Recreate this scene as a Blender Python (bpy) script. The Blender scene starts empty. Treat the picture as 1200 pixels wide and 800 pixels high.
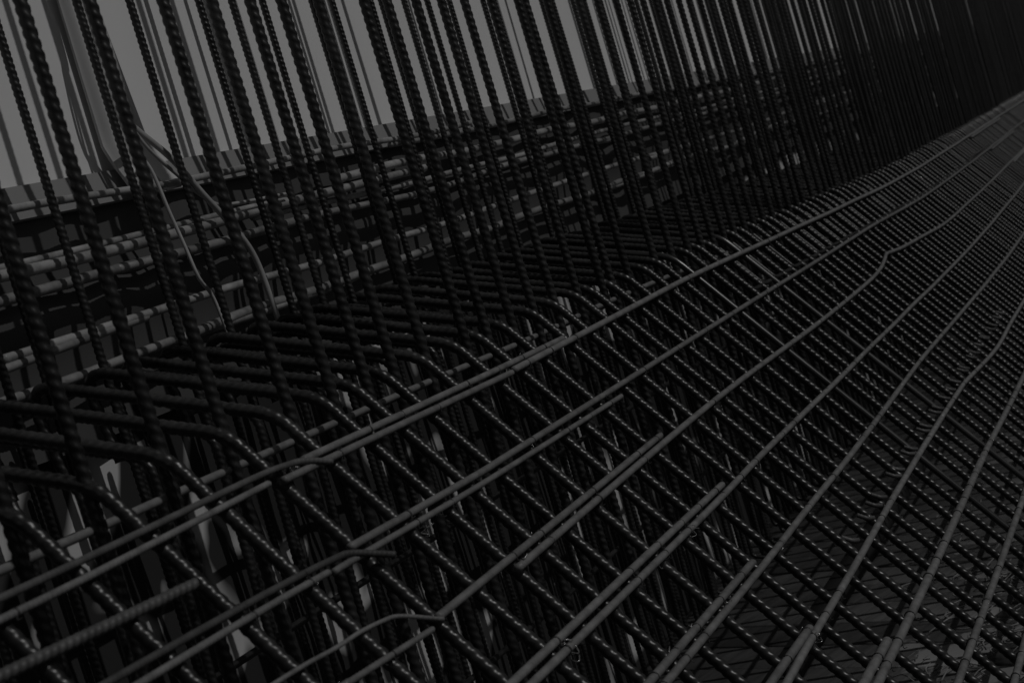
import bpy, math, random
import numpy as np
from mathutils import Matrix, Vector

# ------------------------------------------------------------------ camera, world, sun, exposure
sc = bpy.context.scene
COL = sc.collection
R = math.radians
random.seed(7)
rng = np.random.default_rng(11)
EYE = 1.75                                     # camera height above the plank floor; the long bars run along +X, the wall is at +Y

cam = bpy.data.cameras.new('camera')
cam_ob = bpy.data.objects.new('camera', cam)
COL.objects.link(cam_ob)
cam.sensor_width = 36.0
cam.lens = 57.0
cam.clip_start = 0.05
cam.clip_end = 400
roll = R(16.7)
fwd = Vector((0.91501, 0.40035, -0.04984)).normalized()
rgt = fwd.cross(Vector((0, 0, 1))).normalized()
up = rgt.cross(fwd)
rx = rgt * math.cos(roll) - up * math.sin(roll)
uy = rgt * math.sin(roll) + up * math.cos(roll)
m = Matrix((rx, uy, -fwd)).transposed().to_4x4()
m.translation = Vector((0, 0, EYE))
cam_ob.matrix_world = m
cam.dof.use_dof = True
cam.dof.focus_distance = 4.4
cam.dof.aperture_fstop = 6.3
sc.camera = cam_ob

SUN_EL, SUN_AZ = R(48), R(-94)                 # azimuth measured from +X towards +Y: the sun stands over the open side of the pit
sd = Vector((math.cos(SUN_EL) * math.cos(SUN_AZ), math.cos(SUN_EL) * math.sin(SUN_AZ), math.sin(SUN_EL)))
world = bpy.data.worlds.new('World')
sc.world = world
world.use_nodes = True
nt = world.node_tree
bg = nt.nodes['Background']
sky = nt.nodes.new('ShaderNodeTexSky')
sky.sky_type = 'NISHITA'
sky.sun_disc = False
sky.sun_elevation = SUN_EL
sky.sun_rotation = R(90) - SUN_AZ
bw = nt.nodes.new('ShaderNodeRGBToBW')         # black-and-white photograph: grey daylight
nt.links.new(sky.outputs[0], bw.inputs[0])
nt.links.new(bw.outputs[0], bg.inputs[0])
bg.inputs[1].default_value = 0.05
sun = bpy.data.lights.new('sun', 'SUN')
sun.energy = 3.2
sun.angle = R(0.5)
sun.color = (1.0, 0.99, 0.98)
sun_ob = bpy.data.objects.new('sun', sun)
sun_ob.rotation_euler = sd.to_track_quat('Z', 'Y').to_euler()
COL.objects.link(sun_ob)
sc.view_settings.view_transform = 'Standard'
sc.view_settings.look = 'None'
sc.view_settings.exposure = -2.05
sc.view_settings.gamma = 1.0
sc.cycles.max_bounces = 6


# ------------------------------------------------------------------ helpers
def tag(o, label=None, cat=None, group=None, kind=None):
    if label: o['label'] = label
    if cat: o['category'] = cat
    if group: o['group'] = group
    if kind: o['kind'] = kind
    return o


def mesh_np(name, verts, quads, mat, smooth=True, tris=None):
    me = bpy.data.meshes.new(name)
    faces = [tuple(q) for q in np.asarray(quads).tolist()]
    if tris: faces += tris
    me.from_pydata(np.asarray(verts).tolist(), [], faces)
    if smooth: me.polygons.foreach_set('use_smooth', [True] * len(me.polygons))
    me.materials.append(mat)
    me.update()
    return me


def link(name, me, parent=None, loc=(0, 0, 0), rot=(0, 0, 0)):
    o = bpy.data.objects.new(name, me)
    o.location = loc
    o.rotation_euler = rot
    o.parent = parent
    COL.objects.link(o)
    return o


def fillet(pts, rad, n=7):
    """Polyline with rounded corners."""
    pts = [np.array(p, float) for p in pts]
    out = [pts[0]]
    for i in range(1, len(pts) - 1):
        a, b, c = pts[i - 1], pts[i], pts[i + 1]
        r = rad[i - 1] if isinstance(rad, (list, tuple)) else rad
        d1 = (a - b) / np.linalg.norm(a - b)
        d2 = (c - b) / np.linalg.norm(c - b)
        ang = math.acos(max(-1, min(1, float(d1 @ d2))))
        t = min(r / math.tan(ang / 2), 0.48 * np.linalg.norm(a - b), 0.48 * np.linalg.norm(c - b))
        p0, p1 = b + d1 * t, b + d2 * t
        for k in range(n + 1):
            u = k / n
            out.append((1 - u) ** 2 * p0 + 2 * u * (1 - u) * b + u * u * p1)
    out.append(pts[-1])
    return np.array(out)


def smooth_path(pts, n=12):
    """Catmull-Rom through the points."""
    P = np.array(pts, float)
    P = np.vstack([2 * P[0] - P[1], P, 2 * P[-1] - P[-2]])
    out = []
    for i in range(1, len(P) - 2):
        for k in range(n):
            t = k / n
            out.append(0.5 * ((2 * P[i]) + (-P[i - 1] + P[i + 1]) * t + (2 * P[i - 1] - 5 * P[i] + 4 * P[i + 1] - P[i + 2]) * t * t
                              + (-P[i - 1] + 3 * P[i] - 3 * P[i + 1] + P[i + 2]) * t ** 3))
    out.append(P[-2])
    return np.array(out)


def tube(path, r, pitch=0.0, h=0.0, N=12, per=4, step=0.05, twist=0.0):
    """Round bar along a path. pitch > 0 rolls inclined ribs and two lengthwise ribs into it. Returns verts, quads, tris."""
    path = np.asarray(path, float)
    seg = np.linalg.norm(np.diff(path, axis=0), axis=1)
    s = np.concatenate([[0], np.cumsum(seg)])
    L = s[-1]
    st = pitch / per if pitch else step
    n = max(2, int(round(L / st)) + 1)
    if not pitch and step > 0.2:
        t, c = s, path
        n = len(s)
    else:
        t = np.linspace(0, L, n)
        c = np.stack([np.interp(t, s, path[:, k]) for k in range(3)], 1)
    d = np.gradient(c, axis=0)
    d /= np.linalg.norm(d, axis=1)[:, None]
    ref = np.array([1.0, 0, 0]) if abs(d[0][0]) < 0.8 else np.array([0, 0, 1.0])
    u = np.empty_like(c)
    v = ref - d[0] * (ref @ d[0])
    u[0] = v / np.linalg.norm(v)
    for i in range(1, n):
        v = u[i - 1] - d[i] * (u[i - 1] @ d[i])
        u[i] = v / np.linalg.norm(v)
    w = np.cross(d, u)
    th = np.arange(N) * 2 * math.pi / N + twist
    T, TH = t[:, None], th[None, :]
    rad = np.full((n, N), r)
    if pitch:
        side = 0.15 + 0.85 * np.abs(np.sin(TH)) ** 0.8
        ph = (T / pitch + 2 * TH / (2 * math.pi)) % 1.0
        prof = np.clip(1.9 - np.abs(ph - 0.5) * 5.6, 0, 1)
        rad = rad + h * prof * side
    V = c[:, None, :] + rad[:, :, None] * (np.cos(TH)[:, :, None] * u[:, None, :] + np.sin(TH)[:, :, None] * w[:, None, :])
    V = V.reshape(-1, 3)
    i = np.arange(n - 1)[:, None] * N
    j = np.arange(N)[None, :]
    j2 = (j + 1) % N
    Q = np.stack([i + j, i + j2, i + N + j2, i + N + j], -1).reshape(-1, 4)
    caps = [tuple(range(N - 1, -1, -1)), tuple(range((n - 1) * N, n * N))]
    return V, Q, caps


def join(parts):
    V, Q, C, off = [], [], [], 0
    for v, q, c in parts:
        V.append(v); Q.append(q + off); C += [tuple(k + off for k in f) for f in c]
        off += len(v)
    return np.vstack(V), np.vstack(Q), C


def bar_mesh(name, t, mat):
    return mesh_np(name, t[0], t[1], mat, True, t[2])


def box(x0, x1, y0, y1, z0, z1, bev=0.004):
    """Box with chamfered long edges (along its longest axis) as verts, quads, caps."""
    b = bev
    dims = [x1 - x0, y1 - y0, z1 - z0]
    ax = int(np.argmax(dims))
    lo, hi = [x0, y0, z0], [x1, y1, z1]
    a, c = [k for k in range(3) if k != ax]
    ring = [(lo[a] + b, lo[c]), (hi[a] - b, lo[c]), (hi[a], lo[c] + b), (hi[a], hi[c] - b), (hi[a] - b, hi[c]), (lo[a] + b, hi[c]), (lo[a], hi[c] - b), (lo[a], lo[c] + b)]
    V = []
    for e in (lo[ax], hi[ax]):
        for p, q in ring:
            v = [0, 0, 0]; v[ax] = e; v[a] = p; v[c] = q
            V.append(v)
    Q = np.array([[k, (k + 1) % 8, 8 + (k + 1) % 8, 8 + k] for k in range(8)])
    return np.array(V, float), Q, [tuple(range(7, -1, -1)), tuple(range(8, 16))]


# ------------------------------------------------------------------ materials
def new_mat(name):
    mt = bpy.data.materials.new(name)
    mt.use_nodes = True
    n = mt.node_tree
    return mt, n, n.nodes['Principled BSDF']


def noise_mat(name, lo, hi, scale, rough=(0.4, 0.6), spec=0.5, metallic=0.0, bump=0.0, stretch=None, per_object=0.25, bscale=None):
    mt, n, p = new_mat(name)
    tc = n.nodes.new('ShaderNodeTexCoord')
    mp = n.nodes.new('ShaderNodeMapping')
    if stretch: mp.inputs['Scale'].default_value = stretch
    oi = n.nodes.new('ShaderNodeObjectInfo')
    add = n.nodes.new('ShaderNodeVectorMath'); add.operation = 'ADD'
    mul = n.nodes.new('ShaderNodeVectorMath'); mul.operation = 'SCALE'
    cx = n.nodes.new('ShaderNodeCombineXYZ')
    for k in range(3): n.links.new(oi.outputs['Random'], cx.inputs[k])
    n.links.new(cx.outputs[0], mul.inputs[0]); mul.inputs['Scale'].default_value = 37.0
    n.links.new(tc.outputs['Object'], add.inputs[0]); n.links.new(mul.outputs[0], add.inputs[1])
    n.links.new(add.outputs[0], mp.inputs[0])
    no = n.nodes.new('ShaderNodeTexNoise')
    no.inputs['Scale'].default_value = scale; no.inputs['Detail'].default_value = 6; no.inputs['Roughness'].default_value = 0.65
    n.links.new(mp.outputs[0], no.inputs[0])
    cr = n.nodes.new('ShaderNodeValToRGB')
    cr.color_ramp.elements[0].position = 0.3; cr.color_ramp.elements[1].position = 0.72
    cr.color_ramp.elements[0].color = (lo, lo, lo, 1); cr.color_ramp.elements[1].color = (hi, hi, hi, 1)
    n.links.new(no.outputs[0], cr.inputs[0])
    var = n.nodes.new('ShaderNodeMapRange')
    var.inputs['To Min'].default_value = 1 - per_object; var.inputs['To Max'].default_value = 1 + per_object
    n.links.new(oi.outputs['Random'], var.inputs[0])
    vm = n.nodes.new('ShaderNodeVectorMath'); vm.operation = 'SCALE'
    n.links.new(cr.outputs[0], vm.inputs[0]); n.links.new(var.outputs[0], vm.inputs['Scale'])
    n.links.new(vm.outputs[0], p.inputs['Base Color'])
    mr = n.nodes.new('ShaderNodeMapRange')
    mr.inputs['To Min'].default_value = rough[0]; mr.inputs['To Max'].default_value = rough[1]
    n.links.new(no.outputs[0], mr.inputs[0]); n.links.new(mr.outputs[0], p.inputs['Roughness'])
    p.inputs['Specular IOR Level'].default_value = spec
    p.inputs['Metallic'].default_value = metallic
    if bump:
        n2 = n.nodes.new('ShaderNodeTexNoise')
        n2.inputs['Scale'].default_value = bscale or scale * 4; n2.inputs['Detail'].default_value = 4
        n.links.new(mp.outputs[0], n2.inputs[0])
        bp = n.nodes.new('ShaderNodeBump'); bp.inputs['Strength'].default_value = bump; bp.inputs['Distance'].default_value = 0.002
        n.links.new(n2.outputs[0], bp.inputs['Height']); n.links.new(bp.outputs[0], p.inputs['Normal'])
    return mt


M_STEEL = noise_mat('dark_mill_scale_steel', 0.006, 0.026, 14, (0.26, 0.44), 0.55, 0.0, 0.3, per_object=0.3)
M_SMOOTH = noise_mat('smooth_wet_steel', 0.02, 0.04, 9, (0.2, 0.35), 0.6)
M_LONG = noise_mat('grey_dusty_steel', 0.10, 0.22, 22, (0.36, 0.55), 0.6, 0.0, 0.25, per_object=0.12)
M_LACE = noise_mat('pale_dusty_steel', 0.10, 0.34, 11, (0.28, 0.5), 0.6, 0.0, 0.2)
M_WIRE = noise_mat('black_tie_wire', 0.012, 0.03, 30, (0.4, 0.6), 0.4)
M_MID = noise_mat('worn_grey_steel', 0.045, 0.10, 20, (0.4, 0.6), 0.5)
M_TAIL = noise_mat('bright_tie_wire', 0.25, 0.6, 60, (0.2, 0.3), 0.6, 0.8)
M_CABLE = noise_mat('grey_cable_sheath', 0.30, 0.42, 12, (0.4, 0.5), 0.5)
M_BOARD = noise_mat('grey_weathered_timber', 0.10, 0.2, 9, (0.6, 0.8), 0.3, 0.0, 0.5, (0.25, 3, 3))
M_DARKB = noise_mat('dark_wet_board', 0.016, 0.045, 9, (0.5, 0.7), 0.3, 0.0, 0.4, (0.25, 3, 3))
M_BEAM = noise_mat('wet_black_timber', 0.006, 0.014, 9, (0.5, 0.7), 0.3, 0.0, 0.4, (0.2, 3, 3))
M_PLANK = noise_mat('wet_plank', 0.028, 0.07, 7, (0.35, 0.65), 0.4, 0.0, 0.6, (4.0, 0.35, 4.0), per_object=0.25)
M_GROUND = noise_mat('damp_earth', 0.02, 0.05, 3, (0.7, 0.9), 0.2, 0.0, 0.5)
M_STICK = noise_mat('pale_splinter', 0.12, 0.3, 20, (0.5, 0.7), 0.3)


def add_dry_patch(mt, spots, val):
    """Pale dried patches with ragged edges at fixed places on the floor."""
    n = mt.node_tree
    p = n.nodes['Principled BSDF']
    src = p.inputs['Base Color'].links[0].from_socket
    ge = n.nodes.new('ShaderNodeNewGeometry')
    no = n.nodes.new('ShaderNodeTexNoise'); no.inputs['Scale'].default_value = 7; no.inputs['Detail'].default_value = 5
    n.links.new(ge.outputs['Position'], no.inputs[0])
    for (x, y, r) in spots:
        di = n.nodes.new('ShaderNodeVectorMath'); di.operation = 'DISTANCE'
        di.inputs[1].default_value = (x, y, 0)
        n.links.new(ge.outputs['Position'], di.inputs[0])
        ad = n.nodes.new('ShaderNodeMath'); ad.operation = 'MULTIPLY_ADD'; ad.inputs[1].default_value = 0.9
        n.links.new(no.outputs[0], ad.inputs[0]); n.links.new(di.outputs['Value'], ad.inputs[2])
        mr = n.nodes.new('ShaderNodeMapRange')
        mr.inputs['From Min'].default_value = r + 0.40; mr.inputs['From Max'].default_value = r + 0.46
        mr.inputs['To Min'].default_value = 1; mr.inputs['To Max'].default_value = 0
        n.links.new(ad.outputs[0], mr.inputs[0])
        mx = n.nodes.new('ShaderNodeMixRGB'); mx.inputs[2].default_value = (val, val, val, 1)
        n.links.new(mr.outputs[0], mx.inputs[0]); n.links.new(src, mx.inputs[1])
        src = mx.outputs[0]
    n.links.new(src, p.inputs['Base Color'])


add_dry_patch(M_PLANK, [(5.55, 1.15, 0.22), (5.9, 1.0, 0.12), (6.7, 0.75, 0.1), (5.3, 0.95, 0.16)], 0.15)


def sheet_mat(name, col, trans):
    mt = bpy.data.materials.new(name)
    mt.use_nodes = True
    n = mt.node_tree
    n.nodes.clear()
    out = n.nodes.new('ShaderNodeOutputMaterial')
    df = n.nodes.new('ShaderNodeBsdfDiffuse'); tr = n.nodes.new('ShaderNodeBsdfTranslucent'); gl = n.nodes.new('ShaderNodeBsdfGlossy')
    gl.inputs['Roughness'].default_value = 0.35
    mx = n.nodes.new('ShaderNodeMixShader'); mx.inputs[0].default_value = trans
    m2 = n.nodes.new('ShaderNodeMixShader'); m2.inputs[0].default_value = 0.03
    tc = n.nodes.new('ShaderNodeTexCoord')
    mp = n.nodes.new('ShaderNodeMapping'); mp.inputs['Scale'].default_value = (1.6, 1.6, 0.35)
    no = n.nodes.new('ShaderNodeTexNoise'); no.inputs['Scale'].default_value = 2.2; no.inputs['Detail'].default_value = 5
    cr = n.nodes.new('ShaderNodeValToRGB')
    cr.color_ramp.elements[0].color = (col * 0.86,) * 3 + (1,); cr.color_ramp.elements[1].color = (col,) * 3 + (1,)
    n.links.new(tc.outputs['Object'], mp.inputs[0]); n.links.new(mp.outputs[0], no.inputs[0]); n.links.new(no.outputs[0], cr.inputs[0])
    for b in (df, tr): n.links.new(cr.outputs[0], b.inputs['Color'])
    n.links.new(df.outputs[0], mx.inputs[1]); n.links.new(tr.outputs[0], mx.inputs[2])
    n.links.new(mx.outputs[0], m2.inputs[1]); n.links.new(gl.outputs[0], m2.inputs[2])
    n.links.new(m2.outputs[0], out.inputs[0])
    return mt


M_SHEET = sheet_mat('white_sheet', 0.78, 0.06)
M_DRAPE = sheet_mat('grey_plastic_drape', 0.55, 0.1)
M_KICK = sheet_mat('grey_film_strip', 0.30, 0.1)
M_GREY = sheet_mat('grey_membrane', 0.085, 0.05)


def sunpatch_sheet_mat(name):  # noise paints patches of sun and bar shade into the sheet's colour
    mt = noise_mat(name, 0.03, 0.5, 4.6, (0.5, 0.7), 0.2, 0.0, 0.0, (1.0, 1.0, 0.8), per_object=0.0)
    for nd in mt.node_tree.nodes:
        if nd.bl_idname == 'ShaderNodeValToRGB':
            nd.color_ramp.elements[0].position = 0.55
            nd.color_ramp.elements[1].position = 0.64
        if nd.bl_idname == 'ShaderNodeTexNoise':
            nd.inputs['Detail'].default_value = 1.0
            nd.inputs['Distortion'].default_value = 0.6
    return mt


M_SUNPATCH = sunpatch_sheet_mat('painted_sunpatch_sheet')


# ------------------------------------------------------------------ site frame
def rise(x):
    """The whole wall climbs gently beyond x = 10."""
    return 0.026 * (math.sqrt((x - 10.5) ** 2 + 1.5) + (x - 10.5)) / 2


def lace_z(x, z0):
    return EYE + z0 + 0.038 * (x - 3.0)


SL = R(54)
DM = 1.53                                      # distance of the sloping mat's plane from the x axis at eye height


def on_mat(x, s, lift=0.0):
    """Point on the sloping mat: s runs down the slope, lift stands off towards the open side."""
    d = DM - lift
    y = d * math.sin(SL) - s * math.cos(SL)
    z = -d * math.cos(SL) - s * math.sin(SL)
    return (x, y, EYE + z + rise(x))


# ------------------------------------------------------------------ ground and plank floor
gv = [(-60, -60, -0.09), (120, -60, -0.09), (120, 60, -0.09), (-60, 60, -0.09)]
g = link('ground', mesh_np('ground', gv, [(0, 1, 2, 3)], M_GROUND, False))
tag(g, kind='structure')
floor = bpy.data.objects.new('floor', None)
COL.objects.link(floor)
tag(floor, kind='structure')
SK = R(-24)
dirp = np.array([-math.sin(R(24)), -math.cos(R(24))])      # boards run towards the open side, askew
PW = 0.235
plank_meshes = []
for k in range(4):
    V, Q, C = box(-1.35, 1.35, -PW / 2 + 0.005, PW / 2 - 0.005, -0.05, 0.0, 0.006)
    plank_meshes.append(bar_mesh('plank', (V, Q, C), M_PLANK))
ang = math.atan2(dirp[1], dirp[0])
nrm = np.array([-dirp[1], dirp[0]])
for i in range(-8, 64):
    for row in range(3):
        base = np.array([3.2, 2.3]) + nrm * 0
        u = -1.3 + row * 2.72 + (0.5 if i % 2 else 0.0)
        c = np.array([2.0 + i * PW / math.cos(R(24)), 2.45]) + dirp * (u + 1.5)
        if c[0] < 0.2: continue
        link('plank', random.choice(plank_meshes), floor, (c[0], c[1], random.uniform(-0.008, 0.0)),
             (random.uniform(-0.004, 0.004), 0, ang + random.uniform(-0.004, 0.004)))

bm_ = box(3.2, 13.0, 1.70, 1.80, 0.006, 0.075, 0.006)
o = link('floor_beam', bar_mesh('floor_beam', bm_, M_BEAM))
tag(o, 'black wet square timber lying lengthwise on the plank floor under the mat', 'timber')

# litter on the floor: splinters, wire ends and crumpled film strips
parts = []
for k in range(420):
    x = random.uniform(4.6, 10.5); y = random.uniform(-0.6, 1.45)
    if random.random() < 0.35: x, y = random.uniform(4.6, 6.6), random.uniform(0.7, 1.3)
    a = random.uniform(-0.5, 0.9) if random.random() < 0.75 else random.uniform(0, 6.28)
    l = random.uniform(0.03, 0.16)
    b = random.uniform(-0.04, 0.04)
    dx, dy = math.cos(a) * l, math.sin(a) * l
    pth = smooth_path([(x, y, 0.006), (x + dx * .5 + b, y + dy * .5 - b, 0.006 + random.uniform(0, .02)), (x + dx, y + dy, 0.008)], 3)
    parts.append(tube(pth, random.uniform(0.0015, 0.0035), N=4, step=0.3))
o = link('floor_litter', bar_mesh('floor_litter', join(parts), M_STICK))
tag(o, kind='stuff')

# ------------------------------------------------------------------ tarpaulin, boards and lower membrane
X0, X1 = -1.5, 38.0


def sheet(name, fx, zs, mat, x0=X0, x1=X1, dx=0.025):
    xs = np.arange(x0, x1, dx)
    V = np.array([fx(x, z) for z in zs for x in xs])
    n, k = len(xs), len(zs)
    i = (np.arange(k - 1)[:, None] * n + np.arange(n - 1)[None, :]).ravel()
    Q = np.stack([i, i + 1, i + n + 1, i + n], 1)
    return link(name, mesh_np(name, V, Q, mat))


FA = [(random.uniform(3, 22), random.uniform(0, 6.28), random.uniform(0.2, 1)) for _ in range(9)]


def folds(x):
    return sum(a * math.sin(f * x + p) for f, p, a in FA) / 9


def upper(x, t):
    z = t if t > 0.5 else t
    foldw = 0.018 + 0.02 * math.exp(-((x - 3.55) / 0.3) ** 2)
    return (x, 2.46 + foldw * folds(x), lace_z(x, 0.0) + t)


o = sheet('tarpaulin', upper, [0.475, 0.6, 0.9, 1.4, 2.2, 3.4, 4.9], M_SHEET)
tag(o, 'white sheet hanging upright behind the bars, striped by their shadows', 'tarpaulin')


def lower(x, t):
    bulge = 0.032 * math.exp(-((t - 0.17) / 0.07) ** 2) + 0.05 * math.exp(-((t + 0.6) / 0.35) ** 2) * (0.5 + 0.5 * math.sin(5 * x))
    return (x, 2.458 - bulge + 0.02 * folds(x * 1.3 + 2 + t * 0.6), EYE + t + max(0, lace_z(x, 0) - EYE) * (1 if t > -1.7 else 0))


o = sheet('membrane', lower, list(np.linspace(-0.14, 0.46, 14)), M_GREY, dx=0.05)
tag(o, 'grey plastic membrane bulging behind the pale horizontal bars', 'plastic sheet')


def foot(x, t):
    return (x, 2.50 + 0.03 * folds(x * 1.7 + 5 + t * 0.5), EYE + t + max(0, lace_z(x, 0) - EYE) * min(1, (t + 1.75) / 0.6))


o = sheet('formwork_sheet', foot, list(np.linspace(-1.75, -0.10, 20)), M_SUNPATCH, dx=0.05)
tag(o, 'white sheet with painted patches of sun and shade behind the legs under the sloping mat', 'formwork sheet')

# grey film strip covering the sheet's lower edge, laid end to end
kick = bpy.data.objects.new('kicker', None)
kick.location = (X0, 2.42, EYE + 0.4)
COL.objects.link(kick)
tag(kick, 'grey film strip folded forward along the lower edge of the white sheet', 'edge strip')
x = X0
while x < X1:
    l = random.uniform(1.6, 2.4)
    z0, z1 = lace_z(x, 0.405), lace_z(x + l - 0.008, 0.405)
    V = []
    for xx, zz in ((x, z0), (x + l - 0.008, z1)):
        V += [(xx, 2.425, zz), (xx, 2.438, zz - 0.004), (xx, 2.452, zz + 0.078), (xx, 2.440, zz + 0.08)]
    V = np.array(V) - np.array([X0, 2.42, EYE + 0.4])
    Q = np.array([[0, 1, 5, 4], [1, 2, 6, 5], [2, 3, 7, 6], [3, 0, 4, 7]])
    link('strip', mesh_np('kicker_strip', V, Q, M_KICK, False, [(3, 2, 1, 0), (4, 5, 6, 7)]), kick)
    x += l

# grey drape hanging in folds in front of the sheet
def drape_pt(u, t):
    w = 0.20 - 0.12 * min(1, t * 1.6) ** 0.7                    # gathered towards the top
    x = 3.50 + w * (u - 0.45) + 0.03 * (1 - t) ** 3
    y = 2.432 + (0.006 + 0.012 * (1 - t)) * math.sin(u * 17 + 2 * math.sin(3 * u) + t) - 0.06 * max(0, 0.07 - t) / 0.07
    return (x, y, lace_z(x, 0.40) + t * 1.9)


us, ts = np.linspace(0, 1, 48), np.linspace(0, 1, 40)
V = np.array([drape_pt(u, t) for t in ts for u in us])
i = (np.arange(39)[:, None] * 48 + np.arange(47)[None, :]).ravel()
o = link('plastic_drape', mesh_np('plastic_drape', V, np.stack([i, i + 1, i + 49, i + 48], 1), M_DRAPE))
tag(o, 'grey folded plastic drape hanging against the white sheet beside the cables', 'plastic sheet')

# cables
cables = [
    ('cable', [(3.45, 2.34, 1.6), (3.429, 2.34, 0.98), (3.407, 2.34, 0.913), (3.388, 2.34, 0.782), (3.388, 2.34, 0.684), (3.42, 2.335, 0.622), (3.468, 2.33, 0.538), (3.519, 2.33, 0.49), (3.574, 2.33, 0.448), (3.629, 2.33, 0.402), (3.677, 2.33, 0.377), (3.761, 2.335, 0.355), (4.1, 2.338, 0.36)], 0.005,
     'thin grey cable coming down and sweeping right along the topmost horizontal bar'),
    ('cable', [(3.46, 2.33, 1.6), (3.436, 2.33, 0.976), (3.412, 2.33, 0.91), (3.398, 2.33, 0.779), (3.394, 2.33, 0.666), (3.405, 2.325, 0.542), (3.449, 2.32, 0.469), (3.472, 2.32, 0.355), (3.493, 2.32, 0.263), (3.512, 2.32, 0.175), (3.568, 2.33, 0.10), (3.6, 2.33, -0.2)], 0.005,
     'thin grey cable dropping steeply past all the horizontal bars'),
    ('hose', [(3.40, 2.35, 0.66), (3.47, 2.345, 0.585), (3.557, 2.325, 0.495), (3.65, 2.32, 0.385), (3.72, 2.32, 0.31), (3.80, 2.32, 0.20), (3.84, 2.33, 0.0)], 0.0085,
     'thicker grey hose slanting down between the two thin cables'),
]
for nm, pts, r, lab in cables:
    pth = smooth_path([(a, b, c + EYE) for a, b, c in pts], 8)
    tag(link(nm, bar_mesh(nm, tube(pth, r, N=8, step=0.02), M_CABLE)), lab, nm)

# ------------------------------------------------------------------ horizontal bars tied behind the rear uprights
rows = [(-0.0, 0.400, 0.010, 'top'), (0.0, 0.315, 0.012, 'second'), (0.02, 0.290, 0.010, 'third'), (0.0, 0.228, 0.011, 'fourth'), (0.0, 0.085, 0.011, 'fifth'), (0.02, 0.030, 0.012, 'lowest')]
for dy, z0, r, nm in rows:
    x = X0 + random.uniform(0, 1)
    num = 0
    while x < 28:
        l = random.uniform(4.0, 6.5)
        n = 12
        off = random.uniform(-0.02, 0.02)
        wave = random.uniform(-0.012, 0.012)
        pth = smooth_path([(x + l * k / n, 2.36 + dy + random.uniform(-.004, .004), lace_z(x + l * k / n, z0 + off + wave * math.sin(k * 0.9 + z0 * 40)) + random.uniform(-.006, .006)) for k in range(n + 1)], 4)
        far = x > 7
        t = tube(pth, r * random.uniform(0.9, 1.2), 0.0 if far else 0.013, 0.0009, 8, 3, 0.08)
        o = link('lacing_bar', bar_mesh('lacing_bar', t, M_LACE))
        nth = ('nearest', 'second nearest', 'third nearest', 'fourth nearest', 'fifth nearest', 'sixth nearest', 'seventh nearest', 'eighth nearest', 'ninth nearest')[num]
        num += 1
        tag(o, '%s length in the %s row of pale horizontal bars below the white sheet' % (nth, nm), 'rebar', 'horizontal bars at the foot of the sheet, %s row' % nm)
        x += l - random.uniform(0.5, 0.9)
# inner long bars under the shoulder and at the rear legs
inner = [(1.80, -0.235, 0.0085, 'long bar tucked under the shoulder where the mat bends'),
         (2.25, -0.30, 0.010, 'long inner bar tied to the rear uprights just below the hooks'),
         (2.25, -0.72, 0.010, 'long inner bar tied to the rear uprights at half height'),
         (2.25, -1.15, 0.010, 'long inner bar tied to the rear uprights lowest above the planks')]
for y, z, r, lab in inner:
    pth = smooth_path([(xx, y + random.uniform(-.006, .006), EYE + z + rise(xx) + random.uniform(-.006, .006)) for xx in np.arange(-1.0, 27.5, 0.75)], 3)
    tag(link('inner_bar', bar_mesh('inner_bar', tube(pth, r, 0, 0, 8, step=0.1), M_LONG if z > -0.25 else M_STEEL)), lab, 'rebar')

ORD = 'first second third fourth fifth sixth seventh eighth ninth tenth eleventh twelfth thirteenth fourteenth fifteenth sixteenth'.split()
CI = cam_ob.matrix_world.inverted()


def in_view(p):
    q = CI @ Vector(p)
    return q.z < 0 and abs(q.x / q.z) < 18 / 57 and abs(q.y / q.z) < 12 / 57


def ordinals(xs, zs):
    """Which of the bars at xs show in the photograph, numbered from its left edge."""
    out, k = {}, 0
    for x in sorted(xs):
        if any(in_view(f(x)) for f in zs):
            if k < len(ORD): out[x] = ORD[k]
            k += 1
    return out


# ------------------------------------------------------------------ upright bars: front row at the shoulder, rear row at the hooks
def upright_mesh(name, z0, z1, r, pitch, h, foot, tw, fine=True):
    pts = [(0, 0, z0), (0, 0, z1)]
    if foot: pts = [(0.0, -0.09, z0 + 0.03), (0, 0, z0)] + [(0, 0, z1)]
    pth = fillet(pts, 0.03) if foot else np.array(pts, float)
    return bar_mesh(name, tube(pth, r, pitch, h, 16 if fine else 10, 8 if fine else 3, twist=tw), M_STEEL)


WALL = [1.02, 1.22, 1.41, 1.60, 1.80, 2.0, 2.2, 2.42, 2.64, 2.88, 3.07, 3.23, 3.38, 3.56, 3.8, 3.95, 4.13, 4.3, 4.48, 4.68, 4.91, 5.06, 5.2, 5.52, 5.73, 5.93]
while WALL[-1] < 29: WALL.append(WALL[-1] + random.uniform(0.165, 0.205))
REAR = [1.35, 1.55, 1.8, 2.02, 2.22, 2.45, 2.69, 2.81, 3.02, 3.33, 3.54, 3.87, 4.06, 4.21, 4.52]
while REAR[-1] < 36: REAR.append(REAR[-1] + random.uniform(0.16, 0.23))

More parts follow.
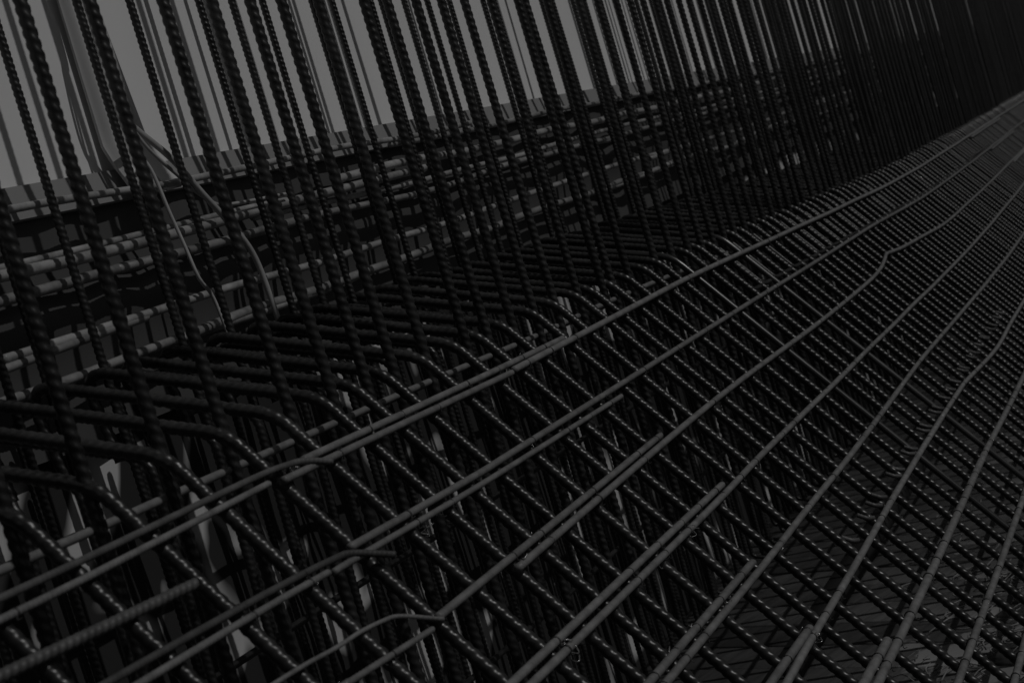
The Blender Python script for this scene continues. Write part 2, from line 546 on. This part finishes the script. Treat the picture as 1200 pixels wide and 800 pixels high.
WALL_NO = ordinals(WALL, [lambda x, z=z: (x, 1.8, EYE + z) for z in np.linspace(-0.2, 1.0, 25)])
REAR_NO = ordinals(REAR, [lambda x, z=z: (x, 2.3, EYE + z) for z in np.linspace(0, 1.3, 25)])
wall_meshes = [upright_mesh('wall_bar', EYE - 1.05, EYE + 3.1, 0.0120, 0.0215, 0.0021, False, t) for t in (0.2, 1.3, 2.4)]
rear_meshes = [upright_mesh('starter_bar', 0.03, EYE + 3.1, 0.0097, 0.0155, 0.0017, True, t) for t in (0.4, 1.7, 2.9)]
wall_far = [upright_mesh('wall_bar', EYE - 1.05, EYE + 3.1, 0.0124, 0.022, 0.002, False, 0.4, False)]
rear_far = [upright_mesh('starter_bar', 0.03, EYE + 3.1, 0.0105, 0.018, 0.0018, True, 0.8, False)]
for x in WALL:
    me = random.choice(wall_meshes) if x < 14 else wall_far[0]
    flip = math.pi if random.random() < 0.5 else 0
    o = link('wall_bar', me, None, (x, 1.79 + random.uniform(-.003, .003), rise(x) + random.uniform(-.05, .05)), (R(random.uniform(-.05, .05)), R(random.uniform(-.04, .04) if x < 5 else random.gauss(0, .35)), flip + random.uniform(-.5, .5)))
    tag(o, '%s thick upright bar from the left in the front row above the shoulder' % WALL_NO[x] if x in WALL_NO else 'thick black ribbed upright bar in the crowded farther stretch of the front row', 'rebar', 'front row of upright bars')
for x in REAR:
    me = random.choice(rear_meshes) if x < 12 else rear_far[0]
    o = link('starter_bar', me, None, (x, 2.30 + random.uniform(-.012, .012), 0 if x < 9 else rise(x)), (R(random.uniform(-.05, .05)), R(random.uniform(-.05, .05) if x < 4.6 else random.gauss(0, .55)), random.uniform(-.4, .4)))
    tag(o, '%s thinner upright bar from the left in the back row among the hooked ends' % REAR_NO[x] if x in REAR_NO else 'thinner black ribbed upright bar in the crowded farther stretch of the back row', 'rebar', 'back row of upright bars')

# ------------------------------------------------------------------ bent bars of the sloping mat
def bent_mesh(ribbed, tw, fine=True):
    P = lambda s: np.array(on_mat(0, s)) - np.array([0, 0, rise(0)])
    knee = P(-0.905)
    back = knee + np.array([0, 0.60 * math.cos(R(19.5)), 0.60 * math.sin(R(19.5))])
    pts = [back + np.array([0, -0.02, -0.22]), back + np.array([0, 0.012, 0.004]), knee, P(1.12)]
    pth = fillet(pts, [0.05, 0.14], 10)
    return bar_mesh('bent_bar', tube(pth, 0.0124, 0.0215 if ribbed else 0, 0.0018 if ribbed else 0, 14 if fine else 8, (8 if fine else 3), 0.03, tw), M_STEEL if ribbed else M_SMOOTH)


bent = [bent_mesh(True, t) for t in (0.1, 1.0, 2.2)]
bent_far = [bent_mesh(True, 0.5, False)]
bent_smooth = bent_mesh(False, 0)
BENT = [0.8, 1.0, 1.2, 1.4, 1.6, 1.80, 2.0, 2.19, 2.39, 2.61, 2.81, 2.97, 3.13, 3.28, 3.485, 3.685, 3.85, 4.02, 4.23, 4.40, 4.58]
while BENT[-1] < 27: BENT.append(BENT[-1] + random.uniform(0.163, 0.19))
smooth_at = (5.62, 6.36)
BENT_NO = ordinals(BENT, [lambda x: on_mat(x, -0.86)])
for x in BENT:
    sm = any(abs(x - a) < 0.09 for a in smooth_at)
    me = bent_smooth if sm else (random.choice(bent) if x < 14 else bent_far[0])
    o = link('bent_bar', me, None, (x, random.uniform(-.002, .002), rise(x) + random.uniform(-.002, .002)), (R(random.uniform(-.08, .08)), 0, R(random.uniform(-.5, .5))))
    if sm: tag(o, 'smooth bent bar with one thin unbroken glint among the ribbed bars of the mat', 'rebar', 'smooth bent bars')
    elif x in BENT_NO: tag(o, '%s ribbed bent bar from the left, counted along the shoulder of the mat' % BENT_NO[x], 'rebar', 'ribbed bent bars of the mat')
    else: tag(o, 'black ribbed bar bent at the shoulder and sloping down under the long bars', 'rebar', 'ribbed bent bars of the mat')

# stirrups: legs and a crosspiece just under the shelf, between the bent bars
st = fillet([(0, 1.90, 0.35), (0, 1.865, EYE - 0.165), (0, 2.335, EYE + 0.002), (0, 2.345, 0.06), (0, 2.27, 0.035)], [0.05, 0.05, 0.03], 8)
stir = [bar_mesh('stirrup', tube(st, 0.0085, 0.014, 0.0016, 12, 6, twist=t), M_STEEL) for t in (0.3, 1.9)]
ST = [x + random.uniform(0.06, 0.11) for x in BENT]
ST_NO = ordinals(ST, [lambda x: (x, 2.3, EYE)])
for x in ST:
    o = link('stirrup', random.choice(stir), None, (x, random.uniform(-.008, .008), rise(x) + random.uniform(-.012, .006)), (R(random.uniform(-.3, .3)), R(random.uniform(-.6, .6)), R(random.uniform(-1.2, 1.2))))
    tag(o, '%s slim stirrup from the left, its crosspiece lying low on the shelf' % ST_NO[x] if x in ST_NO else 'slim ribbed stirrup between the bent bars, its legs hanging under the shelf', 'rebar', 'stirrups under the shelf')

# short lap bars that end in a small hook just above the second long bar, and hook ends along the sixth
lap_pts = [np.array(on_mat(0, s, -0.002)) - np.array([0, 0, rise(0)]) for s in (-0.86, -0.635)]
lp = fillet([lap_pts[0], lap_pts[1], np.array(on_mat(0.055, -0.628, 0.012))], 0.02, 4)
lap_me = bar_mesh('lap_bar', tube(lp, 0.0085, 0.014, 0.0012, 8, 3), M_STEEL)
x = 6.3
for xb in BENT:
    if xb < 5.9 or xb > 15: continue
    o = link('lap_bar', lap_me, None, (xb + 0.045, 0, rise(xb)), (0, 0, R(random.uniform(-1, 1))))
    tag(o, 'short bar ending in a small hook just above the second long bar of the mat', 'rebar', 'short hooked lap bars')
hk = fillet([on_mat(0, 0.155, 0.004), on_mat(0, 0.183, 0.016), on_mat(0.028, 0.196, 0.020)], 0.012, 4) - np.array([0, 0, rise(0)])
hook_me = bar_mesh('hook_end', tube(hk, 0.0065, 0.012, 0.0012, 8, 3), M_MID)
for xb in BENT:
    if xb < 4.4 or xb > 9: continue
    o = link('hook_end', hook_me, None, (xb + 0.03, 0, rise(xb)), (0, 0, R(random.uniform(-4, 4))))
    tag(o, 'short grey hooked bar end curling out of the mat beside the sixth long bar', 'rebar', 'hooked ends along the sixth long bar')

# ------------------------------------------------------------------ long bars lying on the mat (x along the wall, s down the slope)
LIFT = 0.0112 + 0.0105
TH = 0.0075
FINE, PLAIN = 'fine', 'plain'
LONG = [
    ([(0.9, -0.77), (1.649, -0.775), (1.803, -0.775), (2.049, -0.776), (2.50, -0.781), (2.627, -0.774), (2.678, -0.763), (2.735, -0.735)], 0.0064, 'ribbed bar of the topmost row whose end curls up beside the lap'),
    ([(0.9, -0.742), (1.635, -0.744), (1.77, -0.744), (2.014, -0.746), (2.539, -0.758)], 0.0064, 'ribbed bar lying just below the curled bar of the topmost row'),
    ([(2.583, -0.750), (2.82, -0.750), (3.733, -0.748)], 0.0078, 'short grey bar of the topmost row, lower of its lapped pair'),
    ([(2.69, -0.772), (2.85, -0.772), (4.171, -0.776)], 0.0078, 'short grey bar of the topmost row, upper of its lapped pair'),
    ([(3.754, -0.752), (5.407, -0.784), (8.771, -0.792), (12.0, -0.795), (18, -0.80), (27, -0.80)], 0.0090, 'long grey bar of the topmost row, running unbroken into the distance'),
    ([(14.6, -0.775), (17.4, -0.775)], 0.0088, 'far short lap bar beside the topmost long bar'),
    ([(0.9, -0.585), (1.781, -0.58), (2.177, -0.575), (2.378, -0.570), (2.49, -0.563), (2.541, -0.553), (2.625, -0.505)], 0.0064, 'dark ribbed bar of the second row with its end curled outward'),
    ([(0.9, -0.555), (1.826, -0.553), (2.195, -0.552), (2.45, -0.548)], 0.0064, 'ribbed bar under the curled bar of the second row'),
    ([(2.463, -0.543), (2.568, -0.543), (3.184, -0.537), (4.117, -0.541)], 0.0066, 'short grey bar of the second row, lower of its lapped pair'),
    ([(2.563, -0.567), (3.144, -0.561), (3.345, -0.563), (4.83, -0.579), (8.477, -0.614), (10.328, -0.606), (14, -0.60), (27, -0.60)], 0.0078, 'long grey bar of the second row, just below the small hooks'),
    ([(14.8, -0.58), (17.2, -0.58)], 0.0084, 'far short lap bar beside the second long bar'),
    ([(1.2, -0.44), (2.047, -0.438), (2.295, -0.427), (2.379, -0.425), (2.446, -0.417), (2.493, -0.404), (2.573, -0.350)], 0.0042, 'thin bright ribbed bar at the bottom edge with its end bent over the next bar'),
    ([(1.2, -0.372), (2.16, -0.368), (2.245, -0.366), (2.545, -0.351)], 0.0058, 'ribbed bar below the thin bright one, ending at its bent tip'),
    ([(2.587, -0.362), (2.958, -0.368), (4.076, -0.388)], 0.0080, 'short grey bar of the third row, upper of its lapped pair'),
    ([(2.942, -0.342), (3.082, -0.345), (4.248, -0.370), (4.919, -0.377), (6.282, -0.374), (7.3, -0.385), (7.75, -0.402), (8.05, -0.432), (8.15, -0.446), (8.27, -0.440), (8.6, -0.424), (9.934, -0.39), (13, -0.385), (27, -0.385)], 0.0084, 'long grey bar of the third row with a sharp kink half way'),
    ([(15.0, -0.365), (17.5, -0.365)], 0.0085, 'far short lap bar beside the kinked long bar'),
    ([(1.5, -0.185), (2.533, -0.182), (3.178, -0.182), (4.086, -0.180)], 0.0084, 'grey bar of the fourth row, upper of its long lapped pair'),
    ([(1.5, -0.158), (2.539, -0.156), (3.974, -0.157), (4.498, -0.164), (11.301, -0.18), (27, -0.18)], 0.0084, 'long straight grey bar of the fourth row'),
    ([(1.8, 0.0), (2.856, 0.004), (3.801, 0.010)], 0.0088, 'grey bar of the fifth row, upper of its lapped pair'),
    ([(1.8, 0.028), (2.886, 0.030), (3.796, 0.035), (5.063, 0.032), (6.721, 0.013), (11.688, 0.035), (27, 0.03)], 0.0086, 'long grey bar of the fifth row, sagging slightly'),
    ([(2.0, 0.20), (3.256, 0.204), (3.714, 0.212)], 0.0092, 'short pale bar of the sixth row, upper of its lapped pair'),
    ([(2.0, 0.232), (3.305, 0.234), (3.646, 0.229), (5.582, 0.211), (6.80, 0.211), (7.0, 0.215), (7.955, 0.253), (9.619, 0.251), (27, 0.24)], 0.0090, 'long bar of the sixth row beside the hooked ends, bending downhill in the distance'),
    ([(2.4, 0.381), (3.603, 0.384), (3.981, 0.391)], 0.0108, 'short thick bar of the seventh row, cut off above its neighbour'),
    ([(2.4, 0.412), (3.654, 0.414), (4.691, 0.418), (6.165, 0.413), (7.883, 0.426), (27, 0.42)], 0.0110, 'long grey bar of the seventh row over the plank floor'),
    ([(2.6, 0.592), (3.962, 0.598), (5.119, 0.605), (6.067, 0.608), (27, 0.61)], 0.0098, 'long thin bar of the eighth row over the pale patch of planks'),
    ([(2.8, 0.74), (4.174, 0.745), (4.696, 0.747), (27, 0.76)], 0.0095, 'long bar of the lowest row in the bottom right corner'),
    ([(1.45, -0.670), (1.62, -0.668), (1.722, -0.665), (1.91, -0.658), (2.150, -0.650)], 0.0088, 'thick coarse ribbed stub between the first and second rows, blunt at its end'),
]
ring_t = np.linspace(0, 2 * math.pi, 15)
ring = np.array([[0.0022 * math.sin(a * 0.5), math.cos(a) * 0.0102, math.sin(a) * 0.0102] for a in ring_t])
tie_a = tube(ring, 0.0012, N=5, step=0.3)
ring2 = ring + np.array([0.0022, 0, 0])
tie_me = bar_mesh('tie_wire', join([tie_a, tube(ring2, 0.0012, N=5, step=0.3),
                                    tube(smooth_path([(0.0, -0.009, 0.006), (-0.004, -0.016, 0.004), (0.003, -0.019, 0.008)], 4), 0.0009, N=4, step=0.3)]), M_WIRE)
tail_me = bar_mesh('tie_tail', join([tube(smooth_path([(0, 0, 0.010), (0.008, 0.008, 0.02), (0.002, -0.004, 0.03), (0.015, 0.006, 0.036)], 5), 0.0012, N=4, step=0.3),
                                     tube(smooth_path([(0, 0, 0.010), (-0.006, -0.01, 0.018), (0.01, -0.012, 0.022)], 5), 0.0012, N=4, step=0.3)]), M_TAIL)
for li, (xs, r, lab) in enumerate(LONG):
    coarse = 'coarse' in lab
    dense = []
    for k in range(len(xs) - 1):
        (xa, sa), (xb, sb) = xs[k], xs[k + 1]
        n = max(1, int((xb - xa) / 0.6))
        for j in range(n):
            u = j / n
            dense.append((xa + (xb - xa) * u, sa + (sb - sa) * u + (random.uniform(-.002, .002) if j else 0)))
    dense.append(xs[-1])
    curl = 'curl' in lab or 'bent tip' in lab or 'bent over' in lab
    P3 = []
    for k, (x, s) in enumerate(dense):
        lift = 0.0124 + 0.0030 + r
        if curl and 'its end' in lab or (curl and 'whose end' in lab):
            e = max(0, (x - (dense[-1][0] - 0.17)) / 0.17)
            lift += 0.016 * e
        P3.append(on_mat(x, s, lift))
    pth = smooth_path(P3, 6)
    near = pth[pth[:, 0] <= 6.2]
    far = pth[pth[:, 0] >= (near[-1][0] if len(near) else 0) - 1e-6]
    geo = []
    if len(near) > 1: geo.append(tube(near, r, 0.0165 if coarse else 0.0110, 0.0024 if coarse else r * 0.2, 14 if coarse else 10, 8 if coarse else 4))
    if len(far) > 1: geo.append(tube(far, r + 0.0004, 0, 0, 8, step=0.06))
    mat = M_MID if (coarse or 'dark' in lab or 'whose end curls' in lab) else M_LONG
    o = link('long_bar', bar_mesh('long_bar', join(geo), mat))
    tag(o, lab, 'rebar')
    for xb in BENT:
        if not (xs[0][0] + 0.05 < xb < min(xs[-1][0], 7.5)) or xb < 1.5: continue
        if random.random() < 0.45: continue
        sv = float(np.interp(xb, [a for a, b in dense], [b for a, b in dense]))
        p = on_mat(xb + random.uniform(-.008, .008), sv, 0.0124 + 0.0018 + r)
        sc_ = (r * 1.1) / 0.0092
        t_ = link('tie_wire', tie_me, o, p, (R(54) + random.uniform(-.3, .3), 0, random.uniform(-.25, .25)))
        t_.scale = (1, sc_, sc_)
        if random.random() < 0.3:
            link('tie_tail', tail_me, o, on_mat(xb + 0.01, sv + 0.02, 0.004), (random.uniform(-1, 1), random.uniform(-1, 1), random.uniform(0, 6)))
